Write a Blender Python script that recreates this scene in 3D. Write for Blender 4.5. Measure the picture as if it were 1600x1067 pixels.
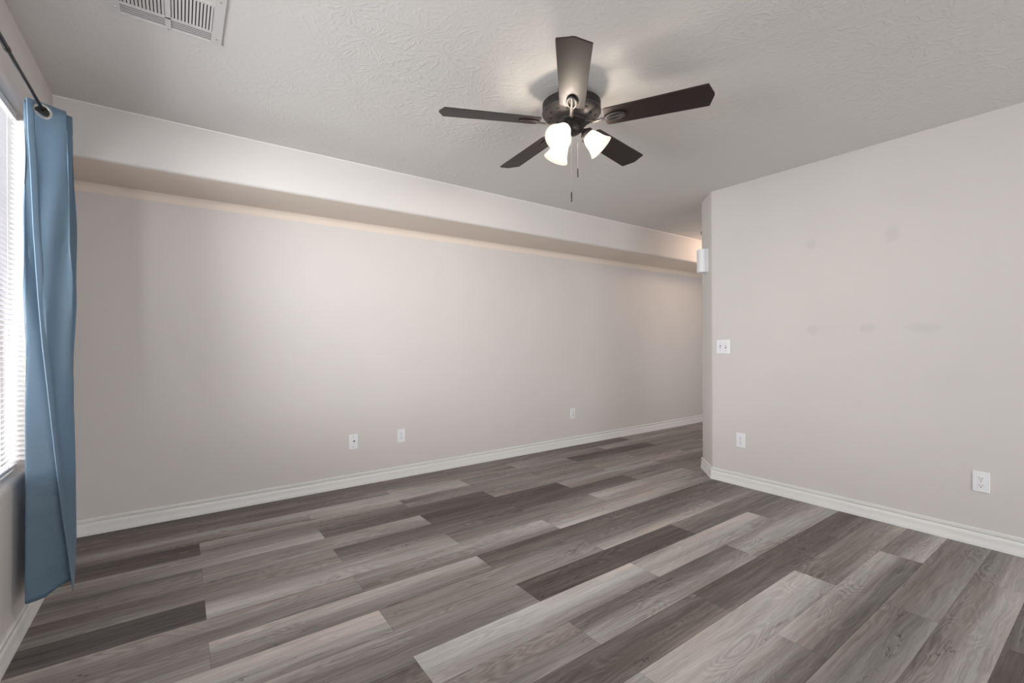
import bpy, bmesh, math, random
from mathutils import Vector, Matrix
PI = math.pi
for o in list(bpy.data.objects): bpy.data.objects.remove(o)
scene = bpy.context.scene
C = scene.collection

# ------------------------------------------------------------------ camera
CAMZ = 1.162
YAW, ROLL = 0.6267449, -0.0045985
cam_d = bpy.data.cameras.new('camera'); cam = bpy.data.objects.new('camera', cam_d); C.objects.link(cam)
cam_d.sensor_fit = 'HORIZONTAL'; cam_d.sensor_width = 36.0
cam_d.lens = 715.6 * 36 / 1600
cam_d.shift_y = 2.07 / 1600
cam_d.clip_start = 0.02; cam_d.clip_end = 100
cam.matrix_world = (Matrix.Translation((0, 0, CAMZ)) @ Matrix.Rotation(-YAW, 4, 'Z')
                    @ Matrix.Rotation(PI/2, 4, 'X') @ Matrix.Rotation(ROLL, 4, 'Z'))
scene.camera = cam

# ------------------------------------------------------------------ world, daylight, fill lights, exposure
world = bpy.data.worlds.new('world'); scene.world = world; world.use_nodes = True
wb = world.node_tree.nodes['Background']
wb.inputs[0].default_value = (0.92, 0.96, 1.0, 1); wb.inputs[1].default_value = 0.8

def area(name, loc, rot, sx, sy, power, col, spread=PI):
    l = bpy.data.lights.new(name, 'AREA'); l.shape = 'RECTANGLE'; l.size = sx; l.size_y = sy
    l.energy = power; l.color = col; l.spread = spread
    o = bpy.data.objects.new(name, l); C.objects.link(o); o.location = loc; o.rotation_euler = rot
    return o
# daylight from the side yard, coming in obliquely through the blinds of the left window
P_SIDE, P_REAR, P_HALL, P_HALLFILL, BULB_POWER = 780, 112, 10, 10, 18.0
o = area('daylight_side_window', (-2.3, .40, 1.75), (0, 0, 0), 3.8, 2.2, P_SIDE, (0.97, 0.985, 1.0))
o.rotation_euler = Vector((-math.cos(.22), -math.sin(.22), .12)).to_track_quat('Z', 'Y').to_euler()
# unseen fill light added behind the camera, shining in through a made-up opening
area('fill_rear', (1.45, -3.25, 1.3), (PI/2, 0, 0), 3.2, 2.1, P_REAR, (0.97, 0.985, 1.0))
# hidden fill light added behind the right wall to brighten the hallway
area('fill_hallway', (5.75, 1.9, 1.25), (PI/2, 0, 0), 1.5, 1.9, P_HALLFILL, (1.0, 0.97, 0.95))
# warm ceiling lamp further down the hallway
def point(name, loc, power, col, r):
    l = bpy.data.lights.new(name, 'POINT'); l.energy = power; l.color = col; l.shadow_soft_size = r
    o = bpy.data.objects.new(name, l); C.objects.link(o); o.location = loc; return o
point('hallway_lamp_light', (5.45, 2.78, 2.31), P_HALL, (1.0, 0.70, 0.52), 0.08)

vs = scene.view_settings
scene.display_settings.display_device = 'sRGB'
vs.view_transform = 'Standard'; vs.look = 'None'; vs.gamma = 1.0; vs.use_curve_mapping = False
vs.exposure = 0.11
cy = scene.cycles
cy.use_denoising = True; cy.max_bounces = 10; cy.diffuse_bounces = 6; cy.glossy_bounces = 4
cy.transmission_bounces = 8; cy.transparent_max_bounces = 12
cy.sample_clamp_indirect = 6.0; cy.caustics_reflective = False; cy.caustics_refractive = False

# ------------------------------------------------------------------ helpers
def srgb(r, g, b):
    f = lambda c: (c/255/12.92) if c/255 <= 0.04045 else ((c/255+0.055)/1.055)**2.4
    return (f(r), f(g), f(b), 1)

class NT:
    def __init__(s, name):
        s.m = bpy.data.materials.new(name); s.m.use_nodes = True
        s.t = s.m.node_tree; s.n = s.t.nodes; s.b = s.n['Principled BSDF']; s.out = s.n['Material Output']
    def new(s, typ, **kw):
        n = s.n.new(typ)
        for k, v in kw.items(): setattr(n, k, v)
        return n
    def link(s, a, b): s.t.links.new(a, b)
    def math(s, op, a, b=None, c=None, clamp=False):
        n = s.n.new('ShaderNodeMath'); n.operation = op; n.use_clamp = clamp
        for i, v in enumerate((a, b, c)):
            if v is None: continue
            if isinstance(v, (int, float)): n.inputs[i].default_value = v
            else: s.link(v, n.inputs[i])
        return n.outputs[0]
    def noise(s, vec, scale, detail=3, rough=.5, dist=0):
        n = s.n.new('ShaderNodeTexNoise'); n.inputs['Scale'].default_value = scale
        n.inputs['Detail'].default_value = detail; n.inputs['Roughness'].default_value = rough
        n.inputs['Distortion'].default_value = dist
        if vec is not None: s.link(vec, n.inputs['Vector'])
        return n.outputs['Fac']
    def mapping(s, vec, scale=(1,1,1), loc=(0,0,0)):
        n = s.n.new('ShaderNodeMapping'); n.inputs['Scale'].default_value = scale
        n.inputs['Location'].default_value = loc; s.link(vec, n.inputs['Vector']); return n.outputs[0]
    def mix(s, fac, a, b):
        n = s.n.new('ShaderNodeMix'); n.data_type = 'RGBA'
        for i, v in ((0, fac), (6, a), (7, b)):
            if isinstance(v, (int, float)): n.inputs[i].default_value = v
            elif isinstance(v, tuple): n.inputs[i].default_value = v
            else: s.link(v, n.inputs[i])
        return n.outputs[2]
    def bump(s, h, strength, dist):
        n = s.n.new('ShaderNodeBump'); n.inputs['Strength'].default_value = strength
        n.inputs['Distance'].default_value = dist; s.link(h, n.inputs['Height'])
        s.link(n.outputs[0], s.b.inputs['Normal'])
    def coord(s, which='Object'):
        return s.n.new('ShaderNodeTexCoord').outputs[which]
    def range(s, v, a, b, c=0., d=1.):
        n = s.n.new('ShaderNodeMapRange'); n.clamp = True
        s.link(v, n.inputs[0])
        for i, x in zip((1, 2, 3, 4), (a, b, c, d)): n.inputs[i].default_value = x
        return n.outputs[0]

def plain(name, col, rough=.5, metal=0., spec=.5, coat=0.):
    k = NT(name); k.b.inputs['Base Color'].default_value = col
    k.b.inputs['Roughness'].default_value = rough; k.b.inputs['Metallic'].default_value = metal
    k.b.inputs['Specular IOR Level'].default_value = spec
    if coat: k.b.inputs['Coat Weight'].default_value = coat; k.b.inputs['Coat Roughness'].default_value = .25
    return k.m

def wall_paint(name, col, smudge=False, mott=.03):
    k = NT(name); co = k.coord()
    n = k.noise(co, 1.6, 3)
    dark = tuple(c*(1-mott*2) for c in col[:3]) + (1,)
    c = k.mix(n, dark, col)
    if smudge:
        sep = k.new('ShaderNodeSeparateXYZ'); k.link(co, sep.inputs[0])
        wob = k.noise(co, 22, 4, .7)
        tot = None
        for (y, z, ry, rz, a) in [(1.396, 1.856, .035, .035, .5), (.934, 1.842, .042, .055, .55), (1.398, 1.246, .045, .04, .5),
                                  (1.07, 1.251, .05, .03, .6), (.797, 1.242, .09, .03, .45), (1.25, 1.262, .14, .012, .25), (.66, .93, .12, .10, .12)]:
            dy = k.math('DIVIDE', k.math('SUBTRACT', sep.outputs[1], y), ry)
            dz = k.math('DIVIDE', k.math('SUBTRACT', sep.outputs[2], z), rz)
            r = k.math('SQRT', k.math('ADD', k.math('MULTIPLY', dy, dy), k.math('MULTIPLY', dz, dz)))
            r = k.math('ADD', r, k.math('MULTIPLY', k.math('SUBTRACT', wob, .5), 1.6))
            mk = k.math('MULTIPLY', k.range(r, .55, 1.25, 1, 0), a)
            tot = mk if tot is None else k.math('MAXIMUM', tot, mk)
        st = tuple(x*.86 for x in col[:3]) + (1,)
        c = k.mix(tot, c, st)
    k.link(c, k.b.inputs['Base Color'])
    k.b.inputs['Roughness'].default_value = .62; k.b.inputs['Specular IOR Level'].default_value = .3
    h = k.noise(co, 95, 3, .6)
    h2 = k.noise(co, 28, 2, .5)
    k.bump(k.math('ADD', h, h2), .22, .0016)
    return k.m

def ceiling_paint():
    k = NT('ceiling_paint'); co = k.coord()
    k.b.inputs['Base Color'].default_value = srgb(213, 211, 208)
    k.b.inputs['Roughness'].default_value = .7; k.b.inputs['Specular IOR Level'].default_value = .25
    wobv = k.new('ShaderNodeVectorMath', operation='ADD')
    nz = k.new('ShaderNodeTexNoise'); nz.inputs['Scale'].default_value = 5
    k.link(co, nz.inputs['Vector'])
    sc = k.new('ShaderNodeVectorMath', operation='SCALE'); sc.inputs['Scale'].default_value = .12
    k.link(nz.outputs['Color'], sc.inputs[0]); k.link(co, wobv.inputs[0]); k.link(sc.outputs[0], wobv.inputs[1])
    vo = k.new('ShaderNodeTexVoronoi'); vo.voronoi_dimensions = '2D'; vo.inputs['Scale'].default_value = 4.2
    k.link(wobv.outputs[0], vo.inputs['Vector'])
    sub = k.new('ShaderNodeVectorMath', operation='SUBTRACT'); k.link(wobv.outputs[0], sub.inputs[0]); k.link(vo.outputs['Position'], sub.inputs[1])
    sep = k.new('ShaderNodeSeparateXYZ'); k.link(sub.outputs[0], sep.inputs[0])
    ang = k.math('ARCTAN2', sep.outputs[1], sep.outputs[0])
    ln = k.math('SQRT', k.math('ADD', k.math('MULTIPLY', sep.outputs[0], sep.outputs[0]), k.math('MULTIPLY', sep.outputs[1], sep.outputs[1])))
    cmb = k.new('ShaderNodeCombineXYZ')
    k.link(k.math('MULTIPLY', ang, 5.5), cmb.inputs[0]); k.link(k.math('MULTIPLY', ln, 22), cmb.inputs[1])
    cs = k.new('ShaderNodeSeparateColor'); k.link(vo.outputs['Color'], cs.inputs[0])
    k.link(k.math('MULTIPLY', cs.outputs[0], 20), cmb.inputs[2])
    st = k.noise(cmb.outputs[0], 1.0, 2, .55)
    st = k.range(st, .50, .66)
    fine = k.noise(co, 60, 3, .6)
    patch = k.range(k.noise(co, 1.3, 2), .40, .62, .25, 1)
    k.bump(k.math('ADD', k.math('MULTIPLY', st, patch), k.math('MULTIPLY', fine, .45)), .34, .0032)
    return k.m

def floor_wood():
    k = NT('grey_plank_wood')
    uv = k.new('ShaderNodeUVMap', uv_map='UVMap').outputs[0]
    at = k.new('ShaderNodeAttribute', attribute_name='tone')
    sc = k.new('ShaderNodeSeparateColor'); k.link(at.outputs['Color'], sc.inputs[0])
    tone, seed, warm = sc.outputs[0], sc.outputs[1], sc.outputs[2]
    su = k.new('ShaderNodeSeparateXYZ'); k.link(uv, su.inputs[0])
    def vec(sx, sy, so):
        c = k.new('ShaderNodeCombineXYZ')
        k.link(k.math('MULTIPLY', su.outputs[0], sx), c.inputs[0]); k.link(k.math('MULTIPLY', su.outputs[1], sy), c.inputs[1])
        k.link(k.math('MULTIPLY', seed, so), c.inputs[2]); return c.outputs[0]
    wrp = k.noise(vec(2.5, 11, 23), 1, 3, .55)                # lets the grain wander sideways
    def gvec(sx, sy, so, amt):
        c = k.new('ShaderNodeCombineXYZ')
        k.link(k.math('MULTIPLY', su.outputs[0], sx), c.inputs[0])
        k.link(k.math('MULTIPLY', k.math('ADD', su.outputs[1], k.math('MULTIPLY', wrp, amt)), sy), c.inputs[1])
        k.link(k.math('MULTIPLY', seed, so), c.inputs[2]); return c.outputs[0]
    fine = k.noise(gvec(11, 430, 91, .03), 1, 4, .7, .4)      # hair grain
    mid = k.noise(gvec(2.4, 62, 57, .05), 1, 5, .65, .8)      # streaks
    broad = k.noise(gvec(1.1, 14, 33, .05), 1, 3, .5, .5)     # broad bands
    cath = k.noise(gvec(1.5, 8.0, 71, .02), 1, 2, .45, .3)    # cathedral rings
    ring = k.math('SINE', k.math('MULTIPLY', cath, 130))
    ringm = k.range(k.noise(vec(1.7, 7, 13), 1, 1), .50, .62)
    v = k.math('ADD', tone, k.math('MULTIPLY', k.math('SUBTRACT', fine, .5), .34))
    v = k.math('ADD', v, k.math('MULTIPLY', k.math('SUBTRACT', mid, .5), .50))
    v = k.math('ADD', v, k.math('MULTIPLY', k.math('SUBTRACT', broad, .5), .40))
    v = k.math('ADD', v, k.math('MULTIPLY', k.math('MULTIPLY', ring, ringm), .06))
    # knots and dark cracks
    kn = k.new('ShaderNodeTexVoronoi'); kn.inputs['Scale'].default_value = 1; k.link(gvec(1.3, 5.2, 45, .12), kn.inputs['Vector'])
    wob = k.noise(vec(14, 60, 27), 1, 4, .65)
    kd = k.math('ADD', kn.outputs['Distance'], k.math('MULTIPLY', k.math('SUBTRACT', wob, .5), .16))
    v = k.math('SUBTRACT', v, k.range(kd, .0, .085, .42, 0))
    kring = k.math('SINE', k.math('MULTIPLY', kn.outputs['Distance'], 150))
    v = k.math('ADD', v, k.math('MULTIPLY', k.math('MULTIPLY', kring, k.range(kd, .08, .24, 1, 0)), .06))
    crk = k.math('ABSOLUTE', k.math('SUBTRACT', k.noise(gvec(2.2, 24, 19, .09), 1, 4, .6, .6), .5))
    crm = k.range(k.noise(vec(2.6, 8, 63), 1, 2), .56, .66)
    v = k.math('SUBTRACT', v, k.math('MULTIPLY', k.range(crk, .0, .012, 1, 0), k.math('MULTIPLY', crm, .30)))
    # micro joint at the plank edges
    lx = k.new('ShaderNodeUVMap', uv_map='Edge').outputs[0]
    se = k.new('ShaderNodeSeparateXYZ'); k.link(lx, se.inputs[0])
    e = k.math('MINIMUM', se.outputs[0], se.outputs[1])
    v = k.math('SUBTRACT', v, k.range(e, .0004, .0016, .16, 0))
    r = k.new('ShaderNodeValToRGB'); el = r.color_ramp.elements
    el[0].position = 0; el[0].color = srgb(62, 57, 55)
    el[1].position = 1; el[1].color = srgb(222, 220, 217)
    for p, c in ((.25, srgb(106, 100, 97)), (.5, srgb(150, 145, 142)), (.75, srgb(190, 187, 184))):
        x = el.new(p); x.color = c
    k.link(v, r.inputs[0])
    tint = k.mix(k.range(k.noise(vec(.8, 9, 77), 1, 2), .42, .62), srgb(246, 249, 250), srgb(255, 247, 244))
    mul = k.new('ShaderNodeMix'); mul.data_type = 'RGBA'; mul.blend_type = 'MULTIPLY'; mul.inputs[0].default_value = 1
    k.link(r.outputs[0], mul.inputs[6]); k.link(tint, mul.inputs[7])
    k.link(mul.outputs[2], k.b.inputs['Base Color'])
    k.link(k.range(fine, .3, .7, .46, .58), k.b.inputs['Roughness'])
    k.b.inputs['Specular IOR Level'].default_value = .35
    k.bump(k.math('ADD', fine, k.range(e, .0002, .0015)), .12, .001)
    return k.m

def blade_wood():
    k = NT('dark_blade_wood'); co = k.coord()
    g = k.noise(k.mapping(co, (4, 90, 4)), 1, 4, .6, .8)
    k.link(k.mix(g, srgb(16, 10, 10), srgb(42, 29, 27)), k.b.inputs['Base Color'])
    k.b.inputs['Roughness'].default_value = .49; k.b.inputs['Specular IOR Level'].default_value = .55
    return k.m

def curtain_cloth():
    k = NT('blue_satin_cloth'); co = k.coord()
    n = k.noise(k.mapping(co, (2, 2, 260)), 1, 2, .5)
    c = k.mix(n, srgb(97, 121, 139), srgb(111, 134, 151))
    k.link(c, k.b.inputs['Base Color'])
    k.b.inputs['Roughness'].default_value = .42; k.b.inputs['Specular IOR Level'].default_value = .45
    k.b.inputs['Sheen Weight'].default_value = .25
    tr = k.new('ShaderNodeBsdfTranslucent'); tr.inputs[0].default_value = srgb(140, 168, 190)
    mx = k.new('ShaderNodeMixShader'); mx.inputs[0].default_value = .38
    k.link(k.b.outputs[0], mx.inputs[1]); k.link(tr.outputs[0], mx.inputs[2]); k.link(mx.outputs[0], k.out.inputs[0])
    h = k.math('ADD', k.noise(co, 7, 3, .5, .5), k.math('MULTIPLY', n, .08))
    k.bump(h, .35, .012)
    return k.m

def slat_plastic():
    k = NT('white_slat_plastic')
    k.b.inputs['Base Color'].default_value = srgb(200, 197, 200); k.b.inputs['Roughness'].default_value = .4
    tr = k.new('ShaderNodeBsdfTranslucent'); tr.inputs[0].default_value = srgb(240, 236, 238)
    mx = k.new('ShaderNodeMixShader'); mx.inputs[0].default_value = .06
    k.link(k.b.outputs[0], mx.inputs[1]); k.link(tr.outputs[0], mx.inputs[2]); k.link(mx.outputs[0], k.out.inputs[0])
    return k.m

def pane_glass():
    k = NT('window_glass'); g = k.new('ShaderNodeBsdfGlossy'); g.inputs['Roughness'].default_value = .02
    t = k.new('ShaderNodeBsdfTransparent'); mx = k.new('ShaderNodeMixShader'); mx.inputs[0].default_value = .06
    k.link(t.outputs[0], mx.inputs[1]); k.link(g.outputs[0], mx.inputs[2]); k.link(mx.outputs[0], k.out.inputs[0]); return k.m

def lamp_glass():
    k = NT('frosted_lamp_glass')
    tr = k.new('ShaderNodeBsdfTranslucent'); tr.inputs[0].default_value = (.045, .042, .038, 1)
    df = k.new('ShaderNodeBsdfDiffuse'); df.inputs[0].default_value = (.045, .042, .038, 1)
    tp = k.new('ShaderNodeBsdfTransparent'); tp.inputs[0].default_value = (1, .97, .93, 1)
    em = k.new('ShaderNodeEmission'); em.inputs[0].default_value = (1, .93, .86, 1); em.inputs[1].default_value = .52
    m1 = k.new('ShaderNodeMixShader'); m1.inputs[0].default_value = .5
    m2 = k.new('ShaderNodeMixShader'); m2.inputs[0].default_value = .32
    k.link(tr.outputs[0], m1.inputs[1]); k.link(df.outputs[0], m1.inputs[2])
    k.link(m1.outputs[0], m2.inputs[1]); k.link(tp.outputs[0], m2.inputs[2])
    ad = k.new('ShaderNodeAddShader'); k.link(m2.outputs[0], ad.inputs[0]); k.link(em.outputs[0], ad.inputs[1])
    k.link(ad.outputs[0], k.out.inputs[0]); return k.m

def bulb_glow():
    k = NT('lit_bulb'); em = k.new('ShaderNodeEmission'); em.inputs[0].default_value = (1, .92, .82, 1); em.inputs[1].default_value = 3
    tp = k.new('ShaderNodeBsdfTransparent'); ad = k.new('ShaderNodeAddShader')
    k.link(em.outputs[0], ad.inputs[0]); k.link(tp.outputs[0], ad.inputs[1]); k.link(ad.outputs[0], k.out.inputs[0]); return k.m

M_wall = wall_paint('greige_wall_paint', srgb(210, 206, 203))
M_wall_r = wall_paint('greige_wall_paint_smudged', srgb(210, 206, 203), True)
M_beige = wall_paint('beige_old_paint', srgb(226, 213, 201))
M_ceil = ceiling_paint()
M_trim = plain('white_trim_paint', srgb(226, 226, 224), .38)
M_floor = floor_wood()
M_blade = blade_wood()
M_metal = plain('dark_bronze_metal', srgb(62, 58, 57), .45, .45)
M_black = plain('black_recess', srgb(14, 13, 13), .7)
M_white = plain('white_plastic', srgb(228, 229, 232), .35)
M_vent = plain('white_painted_steel', srgb(205, 204, 202), .45)
M_duct = plain('dark_duct_interior', srgb(38, 37, 36), .8)
M_chrome = plain('satin_nickel', srgb(190, 190, 188), .25, 1.)
M_slot = plain('dark_socket_slot', srgb(52, 50, 50), .6)
M_rod = plain('black_rod_metal', srgb(22, 20, 20), .32, .6)
M_curt = curtain_cloth()
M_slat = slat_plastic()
M_glass = pane_glass()
M_lampglass = lamp_glass()
M_bulb = bulb_glow()
M_frame = plain('white_vinyl_frame', srgb(225, 225, 226), .4)
M_fob = plain('dark_fob_metal', srgb(70, 66, 64), .4, .7)
M_chain = plain('chain_metal', srgb(170, 165, 160), .35, .8)

def box(bm, x0, x1, y0, y1, z0, z1):
    v = [bm.verts.new((x, y, z)) for z in (z0, z1) for y in (y0, y1) for x in (x0, x1)]
    for f in ((0,2,3,1), (4,5,7,6), (0,1,5,4), (2,6,7,3), (0,4,6,2), (1,3,7,5)):
        bm.faces.new([v[i] for i in f])
    return v
def prism(bm, pts, z0, z1):
    a = [bm.verts.new((x, y, z0)) for x, y in pts]; b = [bm.verts.new((x, y, z1)) for x, y in pts]
    bm.faces.new(a[::-1]); bm.faces.new(b); n = len(pts)
    for i in range(n): bm.faces.new((a[i], a[(i+1) % n], b[(i+1) % n], b[i]))
def lathe(bm, prof, seg=48, mat=Matrix(), caps=True):
    rings = []
    for r, z in prof:
        if r < 1e-6: rings.append([bm.verts.new(mat @ Vector((0, 0, z)))])
        else: rings.append([bm.verts.new(mat @ Vector((r*math.cos(2*PI*i/seg), r*math.sin(2*PI*i/seg), z))) for i in range(seg)])
    for a, b in zip(rings, rings[1:]):
        for i in range(seg):
            j = (i+1) % seg
            if len(a) == 1 and len(b) == 1: continue
            if len(a) == 1: bm.faces.new((a[0], b[j], b[i]))
            elif len(b) == 1: bm.faces.new((a[i], a[j], b[0]))
            else: bm.faces.new((a[i], a[j], b[j], b[i]))
    if caps:
        for r in (rings[0], rings[-1]):
            if len(r) > 1: bm.faces.new(r)
def tube(bm, pts, rad, seg=10, caps=True):
    pts = [Vector(p) for p in pts]; rings = []
    rads = rad if isinstance(rad, (list, tuple)) else [rad]*len(pts)
    up = None
    for i, p in enumerate(pts):
        t = (pts[min(i+1, len(pts)-1)] - pts[max(i-1, 0)]).normalized()
        if up is None: up = Vector((0,0,1)) if abs(t.z) < .9 else Vector((1,0,0))
        a = t.cross(up).normalized(); b = a.cross(t).normalized(); up = b
        rings.append([bm.verts.new(p + (a*math.cos(2*PI*k/seg) + b*math.sin(2*PI*k/seg))*rads[i]) for k in range(seg)])
    for r, q in zip(rings, rings[1:]):
        for k in range(seg): bm.faces.new((r[k], r[(k+1) % seg], q[(k+1) % seg], q[k]))
    if caps: bm.faces.new(rings[0][::-1]); bm.faces.new(rings[-1])
def loft(bm, rows, closed=False):
    vs_ = [[bm.verts.new(p) for p in r] for r in rows]
    for a, b in zip(vs_, vs_[1:]):
        n = len(a)
        for i in range(n if closed else n-1):
            j = (i+1) % n; bm.faces.new((a[i], a[j], b[j], b[i]))
def bevel_all(bm, w, seg=2, ang=.5):
    bmesh.ops.bevel(bm, geom=[e for e in bm.edges if len(e.link_faces) == 2 and e.calc_face_angle(0) > ang],
                    offset=w, segments=seg, profile=.5, affect='EDGES', clamp_overlap=True)
def obj(name, bm, mat, parent=None, smooth=True, normals=True):
    if normals: bmesh.ops.recalc_face_normals(bm, faces=bm.faces)
    me = bpy.data.meshes.new(name); bm.to_mesh(me); bm.free()
    mats = mat if isinstance(mat, (list, tuple)) else [mat]
    for m in mats: me.materials.append(m)
    o = bpy.data.objects.new(name, me); C.objects.link(o)
    if smooth:
        me.polygons.foreach_set('use_smooth', [True]*len(me.polygons))
        try: me.set_sharp_from_angle(angle=.6)
        except Exception: pass
    if parent: o.parent = parent
    return o
def tag(o, label, cat, group=None):
    o['label'] = label; o['category'] = cat
    if group: o['group'] = group
    return o
def thing(name, label, cat, loc=(0,0,0), rotz=0, group=None):
    o = bpy.data.objects.new(name, None); C.objects.link(o); o.empty_display_size = .05
    o.location = loc; o.rotation_euler = (0, 0, rotz)
    return tag(o, label, cat, group)
def struct(name, bm, mat, parent=None, **kw):
    o = obj(name, bm, mat, parent, **kw)
    if parent is None: o['kind'] = 'structure'
    return o

# ------------------------------------------------------------------ the room
XL, XR, YW, H = -0.524, 3.664, 3.786, 2.439
YS, ZS = 3.269, 2.148
XE, YB = 8.2, -3.0
C1 = (XR, 2.161); C2 = (XR+.233, 2.394)
WY0, WY1, WZ0, WZ1 = 0.95, 2.84, 0.630, 2.160      # side window opening
T = .14

# floor of staggered planks, 1.22 x 0.1826 m, half bond
PW, PL = .1826, 1.22
Y0F = 3.603
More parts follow.
